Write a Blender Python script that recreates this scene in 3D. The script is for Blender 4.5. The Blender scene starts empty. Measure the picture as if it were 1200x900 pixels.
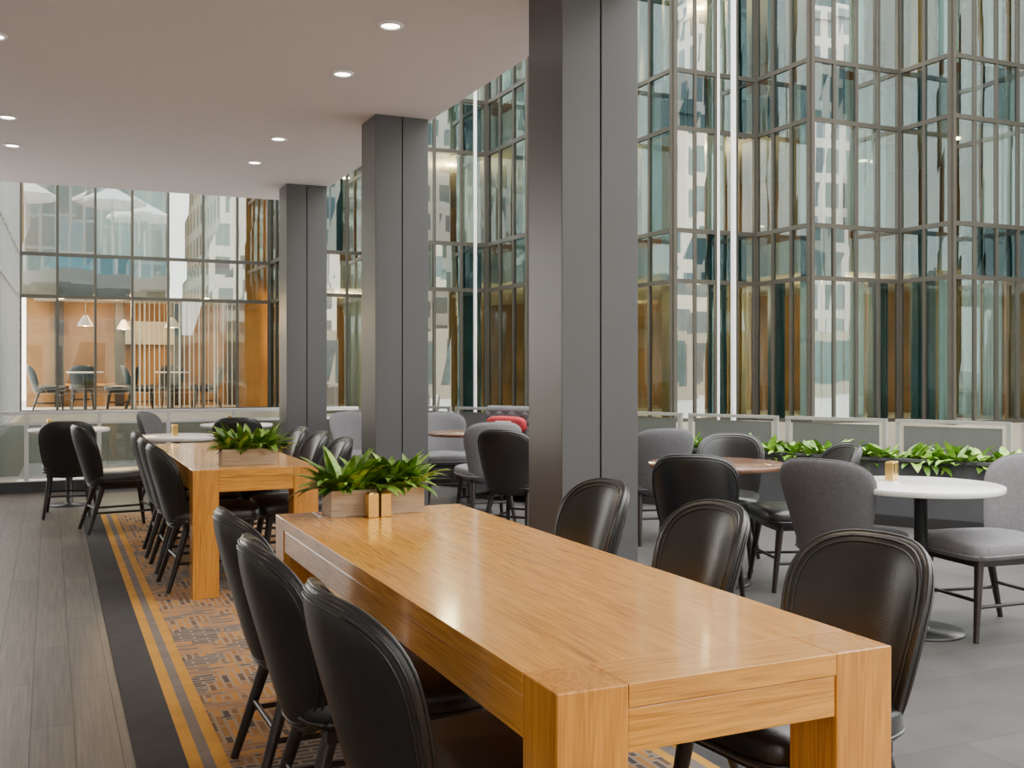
import bpy, bmesh, math, random
from mathutils import Vector, Matrix
random.seed(7)
C=bpy.context.scene.collection
pi=math.pi

# ---------------------------------------------------------------- materials
def new_mat(name):
    m=bpy.data.materials.new(name); m.use_nodes=True
    nt=m.node_tree; b=nt.nodes['Principled BSDF']
    return m,nt,b
def N(nt,t,**kw):
    n=nt.nodes.new(t)
    for k,v in kw.items(): setattr(n,k,v)
    return n
def L(nt,a,b): nt.links.new(a,b)
def col(c): return (c[0],c[1],c[2],1)
def ramp(nt,stops):
    r=N(nt,'ShaderNodeValToRGB'); e=r.color_ramp.elements
    while len(e)<len(stops): e.new(.5)
    for i,(p,c) in enumerate(stops): e[i].position=p; e[i].color=col(c)
    return r
def coords(nt,scale=(1,1,1),rot=(0,0,0)):
    tc=N(nt,'ShaderNodeTexCoord'); mp=N(nt,'ShaderNodeMapping')
    mp.inputs['Scale'].default_value=scale; mp.inputs['Rotation'].default_value=rot
    L(nt,tc.outputs['Object'],mp.inputs['Vector']); return mp.outputs['Vector']
def simple(name,c,rough=.5,metal=0,var=.12,nscale=8,bump=0,bscale=80,coat=0,emis=None,spec=None):
    m,nt,b=new_mat(name)
    v=coords(nt)
    n=N(nt,'ShaderNodeTexNoise'); n.inputs['Scale'].default_value=nscale; n.inputs['Detail'].default_value=3
    L(nt,v,n.inputs['Vector'])
    r=ramp(nt,[(.3,[x*(1-var) for x in c]),(.7,[min(1,x*(1+var)) for x in c])])
    L(nt,n.outputs['Fac'],r.inputs['Fac']); L(nt,r.outputs['Color'],b.inputs['Base Color'])
    b.inputs['Roughness'].default_value=rough; b.inputs['Metallic'].default_value=metal
    b.inputs['Coat Weight'].default_value=coat
    if spec is not None: b.inputs['Specular IOR Level'].default_value=spec
    if bump:
        n2=N(nt,'ShaderNodeTexNoise'); n2.inputs['Scale'].default_value=bscale; n2.inputs['Detail'].default_value=4
        L(nt,v,n2.inputs['Vector'])
        bp=N(nt,'ShaderNodeBump'); bp.inputs['Strength'].default_value=bump; bp.inputs['Distance'].default_value=.01
        L(nt,n2.outputs['Fac'],bp.inputs['Height']); L(nt,bp.outputs['Normal'],b.inputs['Normal'])
    if emis:
        b.inputs['Emission Color'].default_value=col(emis[0]); b.inputs['Emission Strength'].default_value=emis[1]
    return m
def wood(name,axis,dark=(.40,.145,.015),light=(.90,.42,.070),rough=.22,coat=.55):
    m,nt,b=new_mat(name)
    s=[7,7,7]; s[axis]=.5
    v=coords(nt,s)
    n=N(nt,'ShaderNodeTexNoise'); n.inputs['Scale'].default_value=1.3; n.inputs['Detail'].default_value=3; n.inputs['Distortion'].default_value=.6
    L(nt,v,n.inputs['Vector'])
    wv=N(nt,'ShaderNodeMath',operation='MULTIPLY'); wv.inputs[1].default_value=70
    L(nt,n.outputs['Fac'],wv.inputs[0])
    sn=N(nt,'ShaderNodeMath',operation='SINE'); L(nt,wv.outputs[0],sn.inputs[0])
    s2=[150,150,150]; s2[axis]=4
    v2=coords(nt,s2)
    n2=N(nt,'ShaderNodeTexNoise'); n2.inputs['Scale'].default_value=1.5; n2.inputs['Detail'].default_value=4
    L(nt,v2,n2.inputs['Vector'])
    a1=N(nt,'ShaderNodeMath',operation='MULTIPLY_ADD'); a1.inputs[1].default_value=.045; L(nt,sn.outputs[0],a1.inputs[0])
    ml=N(nt,'ShaderNodeMath',operation='MULTIPLY_ADD'); ml.inputs[1].default_value=.28; ml.inputs[2].default_value=.13
    L(nt,n.outputs['Fac'],ml.inputs[0]); L(nt,ml.outputs[0],a1.inputs[2])
    mx=N(nt,'ShaderNodeMath',operation='MULTIPLY_ADD'); mx.inputs[1].default_value=.50
    L(nt,n2.outputs['Fac'],mx.inputs[0]); L(nt,a1.outputs[0],mx.inputs[2])
    mid=[a*.4+c*.6 for a,c in zip(dark,light)]
    r=ramp(nt,[(.34,dark),(.5,mid),(.66,light)])
    L(nt,mx.outputs[0],r.inputs['Fac']); L(nt,r.outputs['Color'],b.inputs['Base Color'])
    b.inputs['Roughness'].default_value=rough; b.inputs['Coat Weight'].default_value=coat; b.inputs['Coat Roughness'].default_value=.10
    bp=N(nt,'ShaderNodeBump'); bp.inputs['Strength'].default_value=.07; bp.inputs['Distance'].default_value=.003
    L(nt,n2.outputs['Fac'],bp.inputs['Height']); L(nt,bp.outputs['Normal'],b.inputs['Normal'])
    return m
OAK=[wood('oak_x',0),wood('oak_y',1),wood('oak_z',2,(.38,.13,.013),(.82,.365,.058))]
WALNUT=wood('walnut_z',0,(.10,.045,.025),(.22,.10,.055),.25,.5)
GREYWOOD=wood('planter_wood',0,(.28,.20,.12),(.62,.50,.36),.6,0)
DARKLEG=simple('dark_stained_wood',(.018,.011,.009),.34)
LEATHER=simple('black_leather',(.0125,.0125,.013),.31,bump=.10,bscale=140,var=.2,spec=.7)
FABRIC=simple('grey_fabric',(.12,.117,.125),.85,bump=.4,bscale=300,nscale=60)
FABRIC2=simple('mid_grey_fabric',(.20,.195,.205),.9,bump=.4,bscale=300,nscale=60)
BLACKMETAL=simple('black_metal',(.02,.02,.02),.35)
COLUMN=simple('column_graphite_paint',(.080,.081,.086),.38,var=.03,nscale=2)
CEIL=simple('ceiling_paint',(.72,.65,.66),.8,var=.01)
WALLM=simple('wall_paint',(.75,.73,.71),.8,var=.02)
WHITE=simple('white_laminate',(.86,.85,.82),.2,var=.02)
WHITEM=simple('white_painted_metal',(.80,.80,.79),.4,var=.03)
LOUV=simple('side_facade_metal',(.42,.42,.41),.5,var=.05)
RAILM=simple('rail_grey_metal',(.27,.26,.245),.4,var=.04)
PANELM=simple('rail_panel',(.10,.10,.10),.6,var=.05)
PLANTERM=simple('planter_dark_paint',(.055,.057,.06),.5,var=.05)
STONE=simple('ledge_stone',(.34,.31,.24),.7,var=.08,nscale=3)
GROUND=simple('terrace_concrete',(.5,.49,.46),.8,var=.08,nscale=2)
MULL=simple('mullion_bronze',(.066,.060,.048),.4,metal=.2,var=.06,nscale=3)
GOLD=simple('brushed_gold',(.80,.52,.16),.25,metal=1,var=.05,nscale=40)
SOIL=simple('soil',(.03,.02,.015),.9)
RED=simple('red_cloth',(.40,.03,.035),.8)
CURT=simple('curtain_cloth',(.80,.79,.71),.8,var=.04)
AMBER=simple('amber_panel',(.45,.21,.04),.5,var=.25,nscale=2)
TEAL=simple('teal_spandrel',(.03,.075,.085),.3,var=.4,nscale=1.5)
BROWNW=simple('interior_brown',(.22,.115,.035),.7,var=.5,nscale=.8)
SLAB=simple('slab_plaster',(.50,.47,.40),.8,var=.08)
LAMP=simple('lamp_lens',(1,1,1),.5,emis=((1,.95,.86),14))
LAMPW=simple('warm_lamp',(1,.8,.5),.5,emis=((1,.70,.32),45))
CANVAS=simple('white_canvas',(.9,.9,.9),.8,var=.02)

def leafmat(name,a,b_):
    m,nt,b=new_mat(name); v=coords(nt)
    n=N(nt,'ShaderNodeTexNoise'); n.inputs['Scale'].default_value=22
    L(nt,v,n.inputs['Vector'])
    r=ramp(nt,[(.35,a),(.65,b_)]); L(nt,n.outputs['Fac'],r.inputs['Fac']); L(nt,r.outputs['Color'],b.inputs['Base Color'])
    b.inputs['Roughness'].default_value=.4
    return m
LEAF=leafmat('leaf_green',(.045,.13,.013),(.17,.31,.035))
LEAF2=leafmat('leaf_lime',(.11,.28,.02),(.36,.56,.07))

# glass
def glassmat(name,tint,refl,bump=.03,fk=.6,gc=(.80,.94,.95)):
    m,nt,b=new_mat(name); nt.nodes.remove(b)
    out=nt.nodes['Material Output']
    tr=N(nt,'ShaderNodeBsdfTransparent'); tr.inputs[0].default_value=col(tint)
    gl=N(nt,'ShaderNodeBsdfGlossy'); gl.inputs['Roughness'].default_value=.003; gl.inputs[0].default_value=col(gc)
    v=coords(nt)
    n=N(nt,'ShaderNodeTexNoise'); n.inputs['Scale'].default_value=.8; n.inputs['Detail'].default_value=0
    L(nt,v,n.inputs['Vector'])
    bp=N(nt,'ShaderNodeBump'); bp.inputs['Strength'].default_value=bump; bp.inputs['Distance'].default_value=.05
    L(nt,n.outputs['Fac'],bp.inputs['Height']); L(nt,bp.outputs['Normal'],gl.inputs['Normal'])
    mx=N(nt,'ShaderNodeMixShader')
    fr=N(nt,'ShaderNodeLayerWeight'); fr.inputs[0].default_value=.25
    ma=N(nt,'ShaderNodeMath',operation='MULTIPLY_ADD'); ma.inputs[1].default_value=fk; ma.inputs[2].default_value=refl
    ma.use_clamp=True
    L(nt,fr.outputs['Fresnel'],ma.inputs[0]); L(nt,ma.outputs[0],mx.inputs[0])
    L(nt,tr.outputs[0],mx.inputs[1]); L(nt,gl.outputs[0],mx.inputs[2]); L(nt,mx.outputs[0],out.inputs[0])
    return m
GLASS=glassmat('facade_glass',(.62,.76,.73),.42,.018,gc=(.85,.93,.93))
GLASSD=glassmat('facade_glass_dark',(.38,.52,.52),.15,.018,fk=.45,gc=(.70,.84,.87))
GLASSL=glassmat('facade_glass_clear',(.86,.88,.80),.34,.015)
GLASSI=glassmat('restaurant_glass',(.92,.90,.82),.12,.01,fk=.4)
GLASSR=glassmat('rail_glass',(.55,.58,.58),.12,.0)

# floor materials
def plankmat():
    m,nt,b=new_mat('wood_look_plank')
    v=coords(nt,(1,1,1),(0,0,pi/2))
    br=N(nt,'ShaderNodeTexBrick'); br.inputs['Scale'].default_value=1
    br.inputs['Brick Width'].default_value=1.2; br.inputs['Row Height'].default_value=.15; br.inputs['Mortar Size'].default_value=.003
    br.inputs['Color1'].default_value=(.105,.086,.076,1); br.inputs['Color2'].default_value=(.145,.121,.107,1); br.inputs['Mortar'].default_value=(.035,.03,.026,1)
    L(nt,v,br.inputs['Vector'])
    v2=coords(nt,(55,1.5,1))
    n=N(nt,'ShaderNodeTexNoise'); n.inputs['Scale'].default_value=1.5; n.inputs['Detail'].default_value=5
    L(nt,v2,n.inputs['Vector'])
    r=ramp(nt,[(.3,(.62,.62,.62)),(.7,(1.22,1.19,1.15))]); L(nt,n.outputs['Fac'],r.inputs['Fac'])
    mx=N(nt,'ShaderNodeMix',data_type='RGBA',blend_type='MULTIPLY'); mx.inputs[0].default_value=1
    L(nt,br.outputs['Color'],mx.inputs[6]); L(nt,r.outputs['Color'],mx.inputs[7]); L(nt,mx.outputs[2],b.inputs['Base Color'])
    b.inputs['Roughness'].default_value=.45
    return m
def tilemat():
    m,nt,b=new_mat('slate_tile')
    v=coords(nt,(1,1,1),(0,0,0))
    br=N(nt,'ShaderNodeTexBrick'); br.inputs['Scale'].default_value=1; br.offset=.5
    br.inputs['Brick Width'].default_value=1.2; br.inputs['Row Height'].default_value=.3; br.inputs['Mortar Size'].default_value=.003
    br.inputs['Color1'].default_value=(.070,.067,.067,1); br.inputs['Color2'].default_value=(.095,.090,.089,1); br.inputs['Mortar'].default_value=(.04,.04,.04,1)
    L(nt,v,br.inputs['Vector'])
    n=N(nt,'ShaderNodeTexNoise'); n.inputs['Scale'].default_value=4; n.inputs['Detail'].default_value=6
    L(nt,v,n.inputs['Vector'])
    r=ramp(nt,[(.3,(.8,.8,.8)),(.7,(1.15,1.15,1.15))]); L(nt,n.outputs['Fac'],r.inputs['Fac'])
    mx=N(nt,'ShaderNodeMix',data_type='RGBA',blend_type='MULTIPLY'); mx.inputs[0].default_value=1
    L(nt,br.outputs['Color'],mx.inputs[6]); L(nt,r.outputs['Color'],mx.inputs[7]); L(nt,mx.outputs[2],b.inputs['Base Color'])
    b.inputs['Roughness'].default_value=.4
    return m
def carpetmat():
    m,nt,b=new_mat('patterned_carpet')
    def brick(w,h,c1,c2,mo,ms,rot=0,bias=0):
        vv=coords(nt,(1,1,1),(0,0,rot))
        br=N(nt,'ShaderNodeTexBrick'); br.inputs['Scale'].default_value=1
        br.inputs['Brick Width'].default_value=w; br.inputs['Row Height'].default_value=h; br.inputs['Mortar Size'].default_value=ms
        br.inputs['Mortar Smooth'].default_value=0
        br.inputs['Color1'].default_value=col(c1); br.inputs['Color2'].default_value=col(c2); br.inputs['Mortar'].default_value=col(mo); br.inputs['Bias'].default_value=bias
        L(nt,vv,br.inputs['Vector']); return br
    a=brick(.12,.034,(.04,.036,.04),(.13,.115,.115),(.30,.22,.15),.006)
    a2=brick(.12,.034,(.50,.21,.03),(.08,.07,.075),(.25,.19,.14),.006,.0,-.1)
    a3=brick(.12,.034,(.48,.21,.03),(.05,.046,.052),(.30,.22,.15),.006,pi/2)
    n=N(nt,'ShaderNodeTexVoronoi'); n.inputs['Scale'].default_value=3.6; n.distance='MANHATTAN'
    vv=coords(nt,(1,1.6,1),(0,0,0)); L(nt,vv,n.inputs['Vector'])
    sp=N(nt,'ShaderNodeSeparateColor'); L(nt,n.outputs['Color'],sp.inputs[0])
    g=N(nt,'ShaderNodeMath',operation='GREATER_THAN'); g.inputs[1].default_value=.5; L(nt,sp.outputs[0],g.inputs[0])
    g2=N(nt,'ShaderNodeMath',operation='GREATER_THAN'); g2.inputs[1].default_value=.55; L(nt,sp.outputs[1],g2.inputs[0])
    m1=N(nt,'ShaderNodeMix',data_type='RGBA'); L(nt,g.outputs[0],m1.inputs[0]); L(nt,a.outputs['Color'],m1.inputs[6]); L(nt,a2.outputs['Color'],m1.inputs[7])
    m2=N(nt,'ShaderNodeMix',data_type='RGBA'); L(nt,g2.outputs[0],m2.inputs[0]); L(nt,m1.outputs[2],m2.inputs[6]); L(nt,a3.outputs['Color'],m2.inputs[7])
    L(nt,m2.outputs[2],b.inputs['Base Color']); b.inputs['Roughness'].default_value=.95
    return m
PLANK=plankmat(); TILE=tilemat(); CARPET=carpetmat()
CDARK=simple('carpet_charcoal',(.040,.040,.042),.95,bump=.3,bscale=300)
CYEL=simple('carpet_ochre',(.50,.25,.035),.95,bump=.3,bscale=300)
CGREY=simple('carpet_taupe',(.17,.14,.125),.95,bump=.3,bscale=300)

# ---------------------------------------------------------------- mesh helpers
class MB:
    def __init__(s): s.v=[];s.f=[];s.mi=[];s.sm=[];s.mats=[]
    def m(s,mat):
        if mat not in s.mats: s.mats.append(mat)
        return s.mats.index(mat)
    def add(s,vs,fs,mat,smooth=False):
        o=len(s.v); i=s.m(mat)
        s.v+=[tuple(v) for v in vs]
        for f in fs: s.f.append([o+k for k in f]); s.mi.append(i); s.sm.append(smooth)
    def box(s,x0,x1,y0,y1,z0,z1,mat):
        vs=[(x,y,z) for z in (z0,z1) for y in (y0,y1) for x in (x0,x1)]
        s.add(vs,[(0,2,3,1),(4,5,7,6),(0,1,5,4),(2,6,7,3),(0,4,6,2),(1,3,7,5)],mat)
    def obox(s,a,b,w,z0,z1,mat,off=0):
        a=Vector(a[:2]);b=Vector(b[:2]);d=(b-a).normalized();n=Vector((-d.y,d.x))
        p=[a+n*(off-w/2),b+n*(off-w/2),b+n*(off+w/2),a+n*(off+w/2)]
        vs=[(q.x,q.y,z0) for q in p]+[(q.x,q.y,z1) for q in p]
        s.add(vs,[(3,2,1,0),(4,5,6,7),(0,1,5,4),(1,2,6,5),(2,3,7,6),(3,0,4,7)],mat)
    def cyl(s,p,q,r0,r1,mat,n=16,smooth=True,caps=True):
        p=Vector(p);q=Vector(q);d=(q-p).normalized()
        t=Vector((0,0,1)) if abs(d.z)<.9 else Vector((1,0,0))
        u=d.cross(t).normalized();w=d.cross(u)
        vs=[]
        for c,r in ((p,r0),(q,r1)):
            for k in range(n):
                a=2*pi*k/n; vs.append(c+u*(r*math.cos(a))+w*(r*math.sin(a)))
        s.add(vs,[(k,(k+1)%n,n+(k+1)%n,n+k) for k in range(n)],mat,smooth)
        if caps: s.add(vs,[tuple(range(n-1,-1,-1)),tuple(range(n,2*n))],mat)
    def lathe(s,prof,mat,c=(0,0),n=40,smooth=True):
        vs=[];m=len(prof)
        for r,z in prof:
            for k in range(n):
                a=2*pi*k/n; vs.append((c[0]+r*math.cos(a),c[1]+r*math.sin(a),z))
        s.add(vs,[(i*n+k,i*n+(k+1)%n,(i+1)*n+(k+1)%n,(i+1)*n+k) for i in range(m-1) for k in range(n)],mat,smooth)
    def tube(s,pts,r,mat,closed=False,n=6):
        P=[Vector(p) for p in pts];M=len(P);vs=[]
        for i in range(M):
            a=P[(i-1)%M] if closed or i>0 else P[i]; b=P[(i+1)%M] if closed or i<M-1 else P[i]
            d=(b-a).normalized(); t=Vector((0,1,0)) if abs(d.y)<.9 else Vector((1,0,0))
            u=d.cross(t).normalized(); w=d.cross(u)
            for k in range(n):
                an=2*pi*k/n; vs.append(P[i]+u*(r*math.cos(an))+w*(r*math.sin(an)))
        R=M if closed else M-1
        s.add(vs,[(i*n+k,i*n+(k+1)%n,((i+1)%M)*n+(k+1)%n,((i+1)%M)*n+k) for i in range(R) for k in range(n)],mat,True)
    def superell(s,c,a,e1,e2,mat,nu=40,nv=16,fn=None):
        def sp(x,e): return math.copysign(abs(x)**e,x)
        vs=[]
        for j in range(nv+1):
            ph=-pi/2+pi*j/nv
            for k in range(nu):
                th=2*pi*k/nu
                p=(c[0]+a[0]*sp(math.cos(ph),e1)*sp(math.cos(th),e2),c[1]+a[1]*sp(math.cos(ph),e1)*sp(math.sin(th),e2),c[2]+a[2]*sp(math.sin(ph),e1))
                vs.append(fn(p) if fn else p)
        s.add(vs,[(j*nu+k,j*nu+(k+1)%nu,(j+1)*nu+(k+1)%nu,(j+1)*nu+k) for j in range(nv) for k in range(nu)],mat,True)
    def mesh(s,name):
        me=bpy.data.meshes.new(name); me.from_pydata(s.v,[],s.f)
        for m in s.mats: me.materials.append(m)
        for p,i,sm in zip(me.polygons,s.mi,s.sm): p.material_index=i; p.use_smooth=sm
        me.update(); return me
    def obj(s,name,loc=(0,0,0),rot=0,bevel=0,parent=None,fixn=True):
        me=s.mesh(name)
        if fixn:
            bm=bmesh.new(); bm.from_mesh(me); bmesh.ops.recalc_face_normals(bm,faces=bm.faces); bm.to_mesh(me); bm.free()
        return place(me,name,loc,rot,bevel,parent)
def place(me,name,loc=(0,0,0),rot=0,bevel=0,parent=None):
    o=bpy.data.objects.new(name,me); C.objects.link(o); o.location=loc; o.rotation_euler=(0,0,rot)
    if bevel:
        b=o.modifiers.new('bevel','BEVEL'); b.width=bevel; b.segments=2; b.limit_method='ANGLE'
    if parent: o.parent=parent
    return o
def empty(name,loc=(0,0,0),rot=0):
    o=bpy.data.objects.new(name,None); C.objects.link(o); o.location=loc; o.rotation_euler=(0,0,rot); o.empty_display_size=.1; return o
def slab(name,x0,x1,y0,y1,z0,z1,mat,bevel=0,parent=None):
    b=MB(); cx,cy,cz=(x0+x1)/2,(y0+y1)/2,(z0+z1)/2
    b.box(x0-cx,x1-cx,y0-cy,y1-cy,z0-cz,z1-cz,mat); return b.obj(name,(cx,cy,cz),0,bevel,parent)

HC=3.4
# ---------------------------------------------------------------- shell
slab('floor',-2.5,.27,-4,12.5,-.1,0,PLANK)
b=MB(); p=[(.27,-4),(12.3,-4),(3.55,12.5),(.27,12.5)]
b.add([(x,y,0) for x,y in p]+[(x,y,-.1) for x,y in p],[(0,1,2,3),(7,6,5,4),(0,4,5,1),(1,5,6,2),(2,6,7,3),(3,7,4,0)],TILE); b.obj('floor')
slab('terrace_ground',-200,260,-220,60,-.5,-.3,GROUND)
slab('wall_left',-2.7,-2.5,-4,12.5,-.1,HC,WALLM)
slab('ceiling',-2.7,2.86,-4,12.45,HC,HC+.35,CEIL)
# carpet runner
cp=MB()
cp.box(.27,.43,-2,10.2,0,.008,CDARK); cp.box(.43,.475,-2,10.2,0,.008,CYEL); cp.box(.475,.515,-2,10.2,0,.008,CGREY)
cp.box(.515,.56,-2,10.2,0,.008,CYEL); cp.box(.56,1.93,-2,10.2,0,.008,CARPET)
cp.box(1.93,1.97,-2,10.2,0,.008,CYEL); cp.box(1.97,2.02,-2,10.2,0,.008,CGREY); cp.box(2.02,2.06,-2,10.2,0,.008,CYEL); cp.box(2.06,2.22,-2,10.2,0,.008,CDARK)
cp.obj('carpet_runner')
# columns
for y in (4.65,7.93,11.3):
    e=empty('structural_column',(2.605,y+.2,0))
    b=MB(); w=.225
    b.box(-w,-.004,-.2,.2,0,HC,COLUMN); b.box(.004,w,-.2,.2,0,HC,COLUMN); b.box(-.004,.004,-.192,.192,0,HC,BLACKMETAL)
    b.obj('cladding',(0,0,0),0,.004,e)
# downlights
for x,ys in ((1.85,(3.6,4.72,5.85,6.94,9.13,10.27)),(-.31,(3.6,4.72,5.9,7.03,9.25,10.4))):
    for i,y in enumerate(ys):
        b=MB(); b.lathe([(.0,-.004),(.055,-.004)],LAMP,n=24); b.lathe([(.055,-.004),(.058,-.012),(.075,-.01),(.078,0)],WHITEM,n=24)
        b.obj('recessed_downlight',(x,y,HC))
        if i%2==0:
            ld=bpy.data.lights.new('downlight_bulb','SPOT'); ld.energy=60; ld.spot_size=2.2; ld.spot_blend=.8; ld.color=(1,.82,.62); ld.shadow_soft_size=.06
            lo=bpy.data.objects.new('downlight_bulb',ld); C.objects.link(lo); lo.location=(x,y,HC-.03)

# ---------------------------------------------------------------- dining tables
def table(x0,x1,y0,y1,h=.76):
    cx,cy=(x0+x1)/2,(y0+y1)/2; e=empty('farmhouse_dining_table',(cx,cy,0))
    hw,hl=(x1-x0)/2,(y1-y0)/2; t=.15
    def part(n,a0,a1,b0,b1,z0,z1,m,bv=.003):
        b=MB(); mx,my,mz=(a0+a1)/2,(b0+b1)/2,(z0+z1)/2
        b.box(a0-mx,a1-mx,b0-my,b1-my,z0-mz,z1-mz,m); b.obj(n,(mx,my,mz),0,bv,e)
    k=1
    for sx in (-1,1):
        for sy in (-1,1):
            a=sorted((sx*hw,sx*(hw-t))); c=sorted((sy*hl,sy*(hl-t)))
            part(f'leg_{k}',a[0],a[1],c[0],c[1],0.008,h,OAK[2]); k+=1
    g=.001
    for sy,n in ((-1,'near'),(1,'far')):
        c=sorted((sy*hl,sy*(hl-t)))
        part(f'end_board_{n}',-hw+t+g,hw-t-g,c[0],c[1],h-.045,h-.0003,OAK[0],.0012)
        c=sorted((sy*(hl-.004),sy*(hl-.04)))
        part(f'end_apron_{n}',-hw+t+g,hw-t-g,c[0],c[1],h-.132,h-.047,OAK[0])
    ws=[(-hw,-hw+t*1.0),(-hw+t,0.02),(0.02,hw-t),(hw-t,hw)]
    for i,(a,c) in enumerate(ws):
        part(f'top_board_{i+1}',a,c,-hl+t+g,hl-t-g,h-.045,h-.0003,OAK[1],.0006)
    for sx in (-1,1):
        a=sorted((sx*(hw-.004),sx*(hw-.04)))
        part('side_apron_%d'%(1 if sx<0 else 2),a[0],a[1],-hl+t+g,hl-t-g,h-.132,h-.047,OAK[1])
    return e
table(.84,1.64,1.66,4.20)
table(.76,1.50,6.2,8.55)

# ---------------------------------------------------------------- chairs
def chair_mesh(name,mat,style):
    b=MB()
    if style=='leather':
        zlo,zhi,wb,wt,n,phi=.37,.885,.205,.25,3.0,.85
    else:
        zlo,zhi,wb,wt,n,phi=.38,.90,.195,.27,4.2,.75
    zc=(zlo+zhi)/2;hh=(zhi-zlo)/2;T=.030
    def mp(s,t,th):
        z=zc+t*hh; k=(t+1)/2; k=k*k*(3-2*k)
        w=wb+(wt-wb)*k
        if style!='leather': z-=.03*s*s*max(0,t)
        R=w/math.sin(phi); a=s*phi
        x=(R-th)*math.sin(a); y=R-(R-th)*math.cos(a)
        y=y-.235-(z-.42)*.20-.03*k
        return (x,y,z)
    NA=56;NR=12;vs=[];fs=[]
    def bd(th):
        c,s_=math.cos(th),math.sin(th)
        return math.copysign(abs(c)**(2/n),c),math.copysign(abs(s_)**(2/n),s_)
    rs=[math.sin(pi/2*i/NR) for i in range(1,NR+1)]
    for side in (1,-1):
        base=len(vs); vs.append(mp(0,0,side*T))
        for r in rs:
            th_=T*math.sqrt(max(0,1-r**5))
            for k in range(NA):
                bx,bz=bd(2*pi*k/NA+.001); vs.append(mp(bx*r,bz*r,side*th_))
        for k in range(NA):
            f=(base,base+1+k,base+1+(k+1)%NA); fs.append(f if side>0 else f[::-1])
        for i in range(NR-1):
            for k in range(NA):
                a=base+1+i*NA+k;c=base+1+i*NA+(k+1)%NA;f=(a,a+NA,c+NA,c); fs.append(f if side>0 else f[::-1])
    b.add(vs,fs,mat,True)
    def ring(r,th): return [mp(bd(2*pi*k/NA+.001)[0]*r,bd(2*pi*k/NA+.001)[1]*r,th) for k in range(NA)]
    b.tube(ring(1.0,0),.005,mat,True)
    if style=='leather':
        for sd in (1,-1):
            for r in (.955,.90):
                b.tube(ring(r,sd*(T*math.sqrt(1-r**5)+.001)),.0034,mat,True)
    # seat
    def taper(p):
        x,y,z=p; k=(y+.26)/.52; f=.84+.16*min(1,max(0,k)); 
        return (x*f,y,z+.012*(1-abs(x)*4)*(1 if z>.44 else 0))
    b.superell((0,.03,.445),(.255,.265,.055),.45,.42,mat,56,16,taper)
    rr=[]
    for k in range(56):
        th=2*pi*k/56;c,s_=math.cos(th),math.sin(th)
        rr.append(taper((.254*math.copysign(abs(c)**.42,c),.03+.264*math.copysign(abs(s_)**.42,s_),.425)))
    b.tube(rr,.006,mat,True)
    b.box(-.18,.18,-.17,.22,.365,.40,DARKLEG)
    feet={}
    for sx in (-1,1):
        for nm,(tx,ty),(fx,fy) in (('f',(.175,.20),(.215,.255)),('b',(.15,-.15),(.195,-.275))):
            b.cyl((sx*tx,ty,.40),(sx*fx,fy,0),.024,.014,DARKLEG,10)
            q=lambda h,tx=tx,ty=ty,fx=fx,fy=fy,sx=sx:(sx*(tx+(fx-tx)*(.4-h)/.4),ty+(fy-ty)*(.4-h)/.4,h)
            feet[(nm,sx)]=q
    for sx in (-1,1): b.cyl(feet[('f',sx)](.17),feet[('b',sx)](.17),.0095,.0095,DARKLEG,8)
    b.cyl(feet[('f',-1)](.2),feet[('f',1)](.2),.0095,.0095,DARKLEG,8)
    b.cyl(feet[('b',-1)](.2),feet[('b',1)](.2),.0095,.0095,DARKLEG,8)
    return b.mesh(name)
CH={'l':chair_mesh('leather_chair_mesh',LEATHER,'leather'),'g':chair_mesh('fabric_chair_mesh',FABRIC,'fabric'),'m':chair_mesh('light_fabric_chair_mesh',FABRIC2,'fabric')}
def chair(k,x,y,dx,dy,z=0):
    return place(CH[k],'dining_chair',(x,y,z),math.atan2(dy,dx)-pi/2)
for y,j in ((2.14,.03),(2.80,-.03),(3.43,.02)): chair('l',.85+j*.5,y,1,j,.008)
for y,j in ((2.14,-.10),(2.92,.05),(3.68,0)): chair('l',1.77,y,-1,j,.008)
for y,j in ((6.64,.05),(7.27,0),(7.9,-.04)): chair('l',.91,y,1,j,.008)
for y,j in ((6.8,.05),(7.45,0),(8.1,-.04)): chair('l',1.50,y,-1,j,.008)
# left rear group
chair('l',.53,9.2,1,.15,.008)
chair('l',.17,10.35,.1,1,0)
chair('l',1.72,10.45,.2,1,0)
chair('g',1.2,11.3,.6,-.3,0)
# middle group
chair('g',2.95,10.3,.2,-1); chair('l',3.15,11.1,-.3,-1)
chair('m',3.52,8.35,.15,1); chair('l',3.42,7.45,.75,.65); chair('g',3.70,9.85,-.2,-1)
# right group
chair('l',3.42,4.93,.5,.55); chair('l',4.28,5.88,-.62,-.62); chair('g',4.35,6.95,.2,1); chair('l',4.30,5.12,-.8,.25)
chair('g',3.84,4.20,.75,.32); chair('m',4.44,3.84,-1,.12)

def round_table(x,y,r,top,z=0):
    b=MB(); b.lathe([(0,.76),(r-.004,.76),(r,.756),(r,.734),(r-.006,.73),(0,.73)],top,n=56)
    b.lathe([(.10,.73),(.10,.715),(.034,.71),(.032,.03),(.05,.018),(.21,.012),(.215,.0),(0,0)],BLACKMETAL,n=40)
    b.obj('round_pedestal_table',(x,y,z),fixn=False)
round_table(4.10,3.95,.40,WHITE)
round_table(3.85,5.38,.43,WALNUT)
round_table(3.62,8.98,.40,WALNUT)
round_table(1.02,9.42,.37,WHITE,.008)
round_table(.18,11.15,.38,WHITE)
round_table(1.85,11.35,.38,WHITE)
round_table(4.35,7.75,.38,WALNUT)

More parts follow.
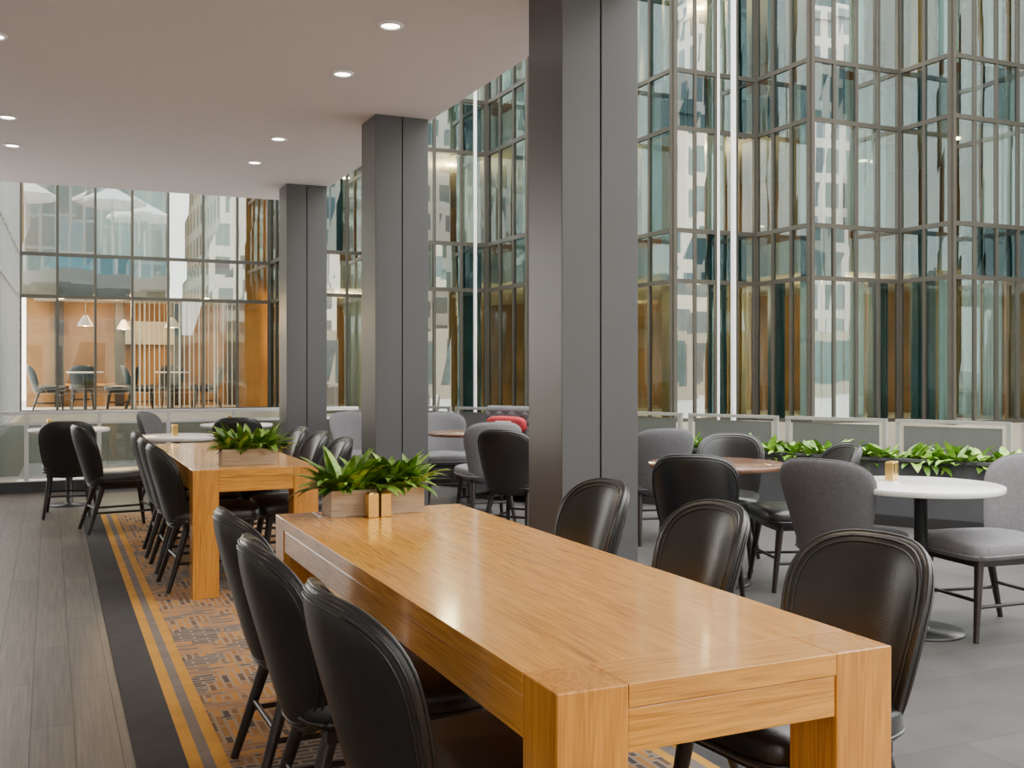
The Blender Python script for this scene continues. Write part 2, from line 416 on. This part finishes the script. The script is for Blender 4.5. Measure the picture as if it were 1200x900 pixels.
# ---------------------------------------------------------------- table decor
def caddy(x,y,z,rot=0,two=True):
    e=empty('condiment_canister_set',(x,y,z),rot)
    for i,dx in enumerate((-.027,.027) if two else (0,)):
        b=MB(); b.box(-.022,.022,-.022,.022,0,.095,GOLD); b.box(-.018,.018,-.018,.018,.095,.10,GOLD); b.obj(f'canister_{i+1}',(dx,0,0),0,.003,e)
caddy(1.20,3.96,.76,.1); caddy(4.10,4.15,.76,.5); caddy(1.0,9.4,.768,.3,False); caddy(.0,11.1,.76,.3,False); caddy(1.75,11.2,.76,0,False)
def leaf(b,base,az,el,ln,w,droop,mat,seg=6):
    vs=[];p=Vector(base)
    side=Vector((-math.sin(az),math.cos(az),0)); e=el
    for i in range(seg+1):
        t=i/seg; ww=w*math.sin(pi*min(1,.08+t*.92))**.8*(1 if t<.98 else .05)
        up=Vector((-math.cos(az)*math.sin(e),-math.sin(az)*math.sin(e),math.cos(e)))
        vs+= [p-side*ww+up*ww*.35,p,p+side*ww+up*ww*.35]
        e-=droop/seg; p=p+Vector((math.cos(az)*math.cos(e),math.sin(az)*math.cos(e),math.sin(e)))*ln/seg
    fs=[]
    for i in range(seg):
        o=i*3; fs+=[(o,o+1,o+4,o+3),(o+1,o+2,o+5,o+4)]
    b.add(vs,fs,mat,True)
def tablebox(x,y,z,w,d,h,nl=90,sc=1.0):
    e=empty('potted_plant',(x,y,z))
    b=MB(); t=.012
    b.box(-w/2,w/2,-d/2,-d/2+t,0,h,GREYWOOD); b.box(-w/2,w/2,d/2-t,d/2,0,h,GREYWOOD)
    b.box(-w/2,-w/2+t,-d/2+t,d/2-t,0,h,GREYWOOD); b.box(w/2-t,w/2,-d/2+t,d/2-t,0,h,GREYWOOD)
    b.box(-w/2+t,w/2-t,-d/2+t,d/2-t,0,h-.02,SOIL); b.obj('planter_box',(0,0,0),0,.002,e)
    b=MB()
    for i in range(nl):
        bx=random.uniform(-w/2+.03,w/2-.03);by=random.uniform(-d/2+.03,d/2-.03)
        az=math.atan2(by*2,bx)+random.gauss(0,.9); el=random.uniform(.6,1.5)
        leaf(b,(bx,by,h-.02),az,el,random.uniform(.11,.22)*sc,random.uniform(.014,.027)*sc,random.uniform(.4,1.4),random.choice((LEAF,LEAF,LEAF2)))
    b.obj('foliage',(0,0,0),0,0,e,False)
tablebox(1.115,4.08,.76,.19,.15,.105,150); tablebox(1.32,4.09,.76,.19,.15,.105,170)
tablebox(1.13,6.5,.76,.34,.15,.10,230)

# ---------------------------------------------------------------- rail + planter
A=Vector((3.5,12.35)); B=Vector((11.6,-2.2)); D=(B-A).normalized(); NN=Vector((-D.y,D.x)) # NN points outward (+x,+y)
if NN.x<0: NN=-NN
def on(t,o=0): q=A+D*t+NN*o; return (q.x,q.y)
Ltot=(B-A).length
# left straight railing
r=empty('balcony_railing')
b=MB(); y=12.42
b.box(-2.5,3.5,y-.03,y+.03,.85,.89,WHITEM); b.box(-2.5,3.5,y-.015,y+.015,.74,.77,WHITEM); b.box(-2.5,3.5,y-.015,y+.015,.15,.18,WHITEM); b.box(-2.5,3.5,y-.05,y+.05,0,.12,PLANTERM)
x=-2.45
while x<3.5: b.box(x-.022,x+.022,y-.022,y+.022,.1,.86,WHITEM); x+=.74
b.obj('posts_and_rails',parent=r)
b=MB(); b.box(-2.5,3.5,y-.006,y+.006,.18,.74,GLASSR); b.obj('glass_infill',parent=r)
# angled side planter wall with greenery
p=empty('long_planter')
b=MB()
b.obox(on(0,.02),on(Ltot,.02),.04,0,.56,PLANTERM); b.obox(on(0,.36),on(Ltot,.36),.04,0,.56,PLANTERM)
b.obox(on(0,.19),on(Ltot,.19),.30,0,.53,SOIL); b.obox(on(0,-.012),on(Ltot,-.012),.03,.0,.09,BLACKMETAL)
b.obox(on(0,.01),on(Ltot,.01),.08,.56,.585,PLANTERM)
b.obj('trough',parent=p)
b=MB(); t=3.0
while t<Ltot-5:
    den=1 if (t%1.3)<1.08 else .3
    for k in range(int(38*den)):
        o=random.uniform(.02,.32); q=on(t+random.uniform(0,.12),o)
        leaf(b,(q[0],q[1],.53),random.uniform(0,2*pi),random.uniform(.3,1.4),random.uniform(.12,.27),random.uniform(.026,.046),random.uniform(.3,1.5),random.choice((LEAF,LEAF2,LEAF2)),5)
    t+=.12
b.obj('foliage',(0,0,0),0,0,p,False)
r=empty('balcony_railing')
b=MB(); t=.1
while t<Ltot-1:
    b.obox(on(t,.5),on(t+.04,.5),.04,-.3,.90,RAILM); b.obox(on(t+.92,.5),on(t+.96,.5),.04,-.3,.90,RAILM)
    b.obox(on(t,.5),on(t+.96,.5),.05,.87,.90,RAILM)
    b.obox(on(t+.07,.5),on(t+.89,.5),.015,.15,.84,PANELM)
    t+=1.04
b.obj('panels_and_posts',parent=r)
# flag poles
for x,y,rr in ((6.55,8.85,.028),(4.95,12.1,.022),(6.9,9.6,.014)):
    b=MB(); b.cyl((0,0,-.3),(0,0,9),rr,rr,WHITEM,12); b.cyl((0,0,-.3),(0,0,-.2),rr*3,rr*3,WHITEM,12); b.obj('white_flagpole',(x,y,0))

# tufted sofa
def sofa(x,y,rot):
    e=empty('tufted_banquette_sofa',(x,y,0),rot); W=1.2
    b=MB(); NX,NZ=80,32; vs=[]
    for j in range(NZ+1):
        for i in range(NX+1):
            u=i/NX*W-W/2; v=.42+.48*j/NZ
            s1=abs(math.sin(pi*(u/.17+(v-.42)/.15)/1)); s2=abs(math.sin(pi*(u/.17-(v-.42)/.15)/1))
            vs.append((u,-.22+ -.06*j/NZ+.03*(s1*s2)**.5,v))
    b.add(vs,[(j*(NX+1)+i,j*(NX+1)+i+1,(j+1)*(NX+1)+i+1,(j+1)*(NX+1)+i) for j in range(NZ) for i in range(NX)],FABRIC,True)
    b.box(-W/2,W/2,-.36,-.26,.1,.90,FABRIC); b.cyl((-W/2,-.31,.90),(W/2,-.31,.90),.055,.055,FABRIC,16)
    b.obj('tufted_back',parent=e)
    b=MB()
    for sx in (-.5,.5): b.superell((sx*W/2,.02,.42),(W/4,.27,.07),.3,.25,FABRIC)
    b.box(-W/2,W/2,-.26,.25,.1,.37,FABRIC)
    for sx in (-1,1):
        for yy in (-.3,.2): b.cyl((sx*(W/2-.06),yy,.1),(sx*(W/2-.06),yy,0),.025,.018,DARKLEG,10)
    b.obj('seat',parent=e)
    b=MB()
    for sx in (-1,1): b.superell((sx*(W/2+.05),-.05,.38),(.07,.32,.28),.35,.4,FABRIC)
    b.obj('arms',parent=e)
    b=MB(); b.superell((0,0,0),(.26,.05,.09),.6,.6,RED,32,12); o=b.obj('throw_pillow',(.25,-.16,.76),0,0,e); o.rotation_euler=(-.2,0,0)
    b=MB(); b.box(-.10,.10,.0,.01,-.02,.02,WHITE); b.obj('pillow_label',(.25,-.105,.78),0,0,e)
ang=math.atan2(-NN.y,-NN.x)-pi/2
q=on(2.75,-.45); sofa(q[0],q[1],ang)

# ---------------------------------------------------------------- facades
TR=[.6,2.65,3.4,4.9,5.75,7.25,8.1,9.6,10.4]
poly=[(-.62,12.9),(-.5,20),(3.9,20),(3.9,17.6),(5.2,17.6),(5.2,15.6),(6.6,15.6),(6.6,14.0),(8.33,14.0),(8.33,12.7),(9.82,12.7),(9.82,11.47),(11.48,11.47),(11.48,10.5),(13.2,10.5),(13.2,9.0),(15.5,9.0)]
pw=[.5,.6,.6,.44,.55,.45,.55,.44,.55,.42,.48,.40,.42,.43,.5,.5]
for i in range(len(poly)-1):
    a=Vector(poly[i]);c=Vector(poly[i+1]);d=c-a;Ln=d.length;d.normalize()
    n=Vector((-d.y,d.x))      # inside
    sideface=abs(d.y)>.5
    np_=max(1,round(Ln/pw[i])); w=Ln/np_
    e=empty(f'window_{i+1}')
    fr=MB();gl=MB();cu=MB()
    mm=LOUV if i==0 else MULL
    def P(t,o): q=a+d*t+n*o; return (q.x,q.y)
    for k in range(np_+1):
        mw=.11 if k in (0,np_) else .045
        fr.obox(P(k*w-mw/2,0),P(k*w+mw/2,0),.05,TR[0],TR[-1],mm)
    for h in TR:
        fr.obox(P(0,0),P(Ln,0),.045,h-.032,h+.032,mm)
    fr.obox(P(-.06,.02),P(Ln+.06,.02),.26,-.3,TR[0]-.02,STONE)
    fr.obj('mullions',parent=e)
    gm0=GLASSL if i in (0,1) else (GLASSD if sideface else GLASS)
    for k in range(np_):
        for r_ in range(len(TR)-1):
            o=[random.uniform(-.003,.003) for _ in range(4)]
            q=[P(k*w,o[0]),P((k+1)*w,o[1]),P((k+1)*w,o[2]),P(k*w,o[3])]
            z0,z1=TR[r_],TR[r_+1]
            short=(z1-z0)<1
            rv=random.random()
            gm=gm0
            if short:
                kind='s' if rv<.25 else ('t' if rv<.75 else None)
            elif sideface:
                kind='c' if rv<.12 else ('a' if rv<.34 else ('t' if rv<.60 else None))
            else:
                kind='c' if rv<.46 else ('a' if rv<.58 else ('t' if rv<.69 else None))
                if i==1:
                    if r_==0: kind=None if k<3 else 'r'; gm=GLASSI
                    elif r_==2: kind='a' if k in (0,1,4,6) else 'c'
            if i>1 and kind=='t': gm=GLASSD
            gl.add([(q[0][0],q[0][1],z0),(q[1][0],q[1][1],z0),(q[2][0],q[2][1],z1),(q[3][0],q[3][1],z1)],[(0,1,2,3)],gm)
            if i==0: kind='c'
            if i==1 and k==np_-1: kind='a'
            if kind=='r':
                for m_ in range(7):
                    pp=P(k*w+.06+(w-.1)*m_/6,.2+random.uniform(0,.25)); rr_=random.uniform(.007,.02)
                    cu.cyl((pp[0],pp[1],z0),(pp[0],pp[1],z1),rr_,rr_,CURT,6,True,False)
            elif kind=='c':
                vs=[];M=20
                for zz in (z0,z1):
                    for m_ in range(M+1):
                        tt=k*w+.02+(w-.04)*m_/M; pp=P(tt,.25+.02*math.sin(m_/M*2*pi*4)); vs.append((pp[0],pp[1],zz))
                cu.add(vs,[(m_,m_+1,M+2+m_,M+1+m_) for m_ in range(M)],CURT,True)
            elif kind:
                mt={'a':AMBER,'t':TEAL,'s':SLAB}[kind]
                cu.obox(P(k*w+.02,.22),P((k+1)*w-.02,.22),.03,z0,z1,mt)
    gl.obj('glass',parent=e,fixn=False)
    cu.obj('curtains_and_panels',parent=e,fixn=False)
# interior floors behind the facade and back wall
ip=[(-.3,20.35),(4.25,20.35),(4.25,17.95),(5.55,17.95),(5.55,15.95),(6.95,15.95),(6.95,14.35),(8.7,14.35),(8.7,13.05),(10.2,13.05),(10.2,11.8),(11.85,11.8),(11.85,10.85),(13.5,10.85),(13.5,9.35),(15.6,9.35)]
back=[(21,9.35),(21,18),(12,26),(-.3,26)]
pl=ip+back
for z0,z1 in ((-.1,.55),(2.8,3.3),(5.05,5.65),(7.4,8.0),(10.1,10.5)):
    b=MB(); n_=len(pl)
    b.add([(x,y,z0) for x,y in pl]+[(x,y,z1) for x,y in pl],[tuple(range(n_-1,-1,-1)),tuple(range(n_,2*n_))]+[(k,(k+1)%n_,n_+(k+1)%n_,n_+k) for k in range(n_)],SLAB)
    b.obj('floor_slab')
b=MB(); bw=[(15.8,9.4),(17,11.5),(12,17.5),(8.6,22),(5,24),(-.45,24)]
for k in range(len(bw)-1): b.obox(bw[k],bw[k+1],.1,.55,10.1,BROWNW)
# pilasters and shelving on the restaurant back wall
for x in (.1,1.3,2.5,3.7): b.box(x,x+.18,23.75,23.95,.55,2.8,DARKLEG)
b.box(.3,1.3,23.7,23.95,1.0,1.05,AMBER); b.box(1.5,2.5,23.7,23.95,1.9,2.4,SLAB)
b.obj('wall_back')
# furniture of the restaurant behind the far glass
for x,y,dx,dy in ((-.02,21.0,1,0),(1.26,21.1,-1,.1),(1.62,21.3,1,0),(2.86,21.2,-1,0),(.6,22.2,0,1),(2.3,22.4,0,1)): chair('l',x,y,dx,dy,.55)
round_table(.62,21.1,.33,WHITE,.55); round_table(2.22,21.3,.33,WHITE,.55)
for x,y in ((.62,21.1),(2.22,21.3),(1.4,22.6)):
    b=MB(); b.cyl((0,0,2.35),(0,0,2.8),.006,.006,BLACKMETAL,8); b.lathe([(.04,2.38),(.13,2.22),(.14,2.18)],CANVAS,n=20); b.superell((0,0,2.22),(.05,.05,.05),1,1,LAMPW,16,8)
    b.obj('pendant_lamp',(x,y,0),fixn=False)
# interior lamps (real fittings) below slabs
pts=[(1.2,21.6),(2.9,21.6),(.2,22.6),(5.2,19.3),(6.6,17.3),(8.3,15.6),(9.9,14.3),(11.5,12.9),(13.2,12.0)]
for z in (2.8,5.05,7.4):
    b=MB()
    for x,y in pts:
        b.lathe([(0,z-.02),(.07,z-.02),(.075,z)],LAMPW,(x,y),12)
    b.obj('ceiling_lamps')
    for x,y in ((pts[0],pts[3],pts[5],pts[7]) if z<3 else (pts[0],pts[4],pts[6])):
        ld=bpy.data.lights.new('interior_lamp','POINT'); ld.energy=(230 if y>21 else 260) if z<3 else 200; ld.color=(1,.68,.34); ld.shadow_soft_size=.2
        lo=bpy.data.objects.new('interior_lamp',ld); C.objects.link(lo); lo.location=(x,y,z-.25)
# city towers around the atrium (seen mirrored in the glass)
def towermat(name,wallc,winc,bw,rh,mo,metal=.3):
    m,nt,b=new_mat(name)
    tc=N(nt,'ShaderNodeTexCoord'); s=N(nt,'ShaderNodeSeparateXYZ'); L(nt,tc.outputs['Object'],s.inputs[0])
    ad=N(nt,'ShaderNodeMath',operation='ADD'); L(nt,s.outputs[0],ad.inputs[0]); L(nt,s.outputs[1],ad.inputs[1])
    cb=N(nt,'ShaderNodeCombineXYZ'); L(nt,ad.outputs[0],cb.inputs[0]); L(nt,s.outputs[2],cb.inputs[1])
    br=N(nt,'ShaderNodeTexBrick'); br.offset=0; br.inputs['Scale'].default_value=1
    br.inputs['Brick Width'].default_value=bw; br.inputs['Row Height'].default_value=rh; br.inputs['Mortar Size'].default_value=mo
    br.inputs['Color1'].default_value=col(winc); br.inputs['Color2'].default_value=col([x*2.2 for x in winc]); br.inputs['Mortar'].default_value=col(wallc)
    L(nt,cb.outputs[0],br.inputs['Vector']); L(nt,br.outputs['Color'],b.inputs['Base Color'])
    b.inputs['Roughness'].default_value=.5
    return m
TM=[towermat('tower_cream',(.78,.72,.60),(.08,.11,.12),2.6,3.4,.6),
    towermat('tower_white',(.85,.83,.78),(.12,.15,.17),1.9,3.2,.45),
    towermat('tower_teal',(.26,.32,.34),(.05,.12,.15),1.6,3.6,.16),
    towermat('tower_grey',(.44,.42,.38),(.05,.07,.08),3.2,3.6,.8),
    towermat('tower_tan',(.58,.43,.26),(.08,.08,.07),2.4,3.3,.55)]
def tower(x,y,wx,wy,H,k):
    b=MB(); b.box(-wx/2,wx/2,-wy/2,wy/2,-.3,H,TM[k]); b.box(-wx/2-.3,wx/2+.3,-wy/2-.3,wy/2+.3,H,H+1.2,TM[k]); b.box(-wx/5,wx/5,-wy/5,wy/5,H+1.2,H+5,TM[3])
    b.obj('office_tower',(x,y,0))
for t in ((-25,-75,24,20,50,1),(2,-95,22,22,70,2),(26,-80,20,20,38,0),(48,-100,20,20,75,3),(62,-62,16,20,34,1),(84,-85,22,22,60,2),
          (78,-42,18,16,30,4),(104,-60,20,24,58,0),(100,-22,20,20,44,1),(130,-34,22,24,70,3),(118,2,20,16,48,2),(45,-52,12,12,22,0),
          (70,-14,14,12,24,2),(-60,10,20,30,40,3),(-62,45,20,26,60,1)): tower(*t)
b=MB(); b.box(-30,50,-.4,0,-.3,3.6,STONE)
for x in range(-30,50,3): b.box(x,x+2,.0,.03,.5,3.0,TEAL)
b.obj('podium_building',(10,-26,0))
# roof terrace umbrellas
for x,y in ((-.6,11.2),(1.5,11.2),(2.3,9.0)):
    b=MB(); b.cyl((0,0,0),(0,0,2.2),.03,.03,WHITEM,10); b.lathe([(0,2.45),(.82,2.0),(.84,1.92)],CANVAS,n=8,smooth=False)
    b.cyl((0,0,0),(0,0,.06),.25,.25,STONE,20); b.obj('patio_umbrella',(x,y,HC+.355),fixn=False)

# ---------------------------------------------------------------- light
w=bpy.data.worlds.new('sky'); bpy.context.scene.world=w; w.use_nodes=True; nt=w.node_tree
bg=nt.nodes['Background']
tc=N(nt,'ShaderNodeTexCoord'); sx=N(nt,'ShaderNodeSeparateXYZ'); L(nt,tc.outputs['Generated'],sx.inputs[0])
rp=ramp(nt,[(.0,(1.0,.95,.87)),(.6,(1.0,.98,.96))]); L(nt,sx.outputs['Z'],rp.inputs['Fac']); L(nt,rp.outputs['Color'],bg.inputs['Color'])
bg.inputs['Strength'].default_value=7.0

cam=bpy.data.cameras.new('camera'); co=bpy.data.objects.new('camera',cam); C.objects.link(co)
cam.sensor_width=36; cam.lens=36; cam.shift_y=-17/1200; cam.clip_start=.05; cam.clip_end=400
co.location=(0,0,1.35); co.rotation_euler=(pi/2,0,-math.atan(542/1200))
bpy.context.scene.camera=co
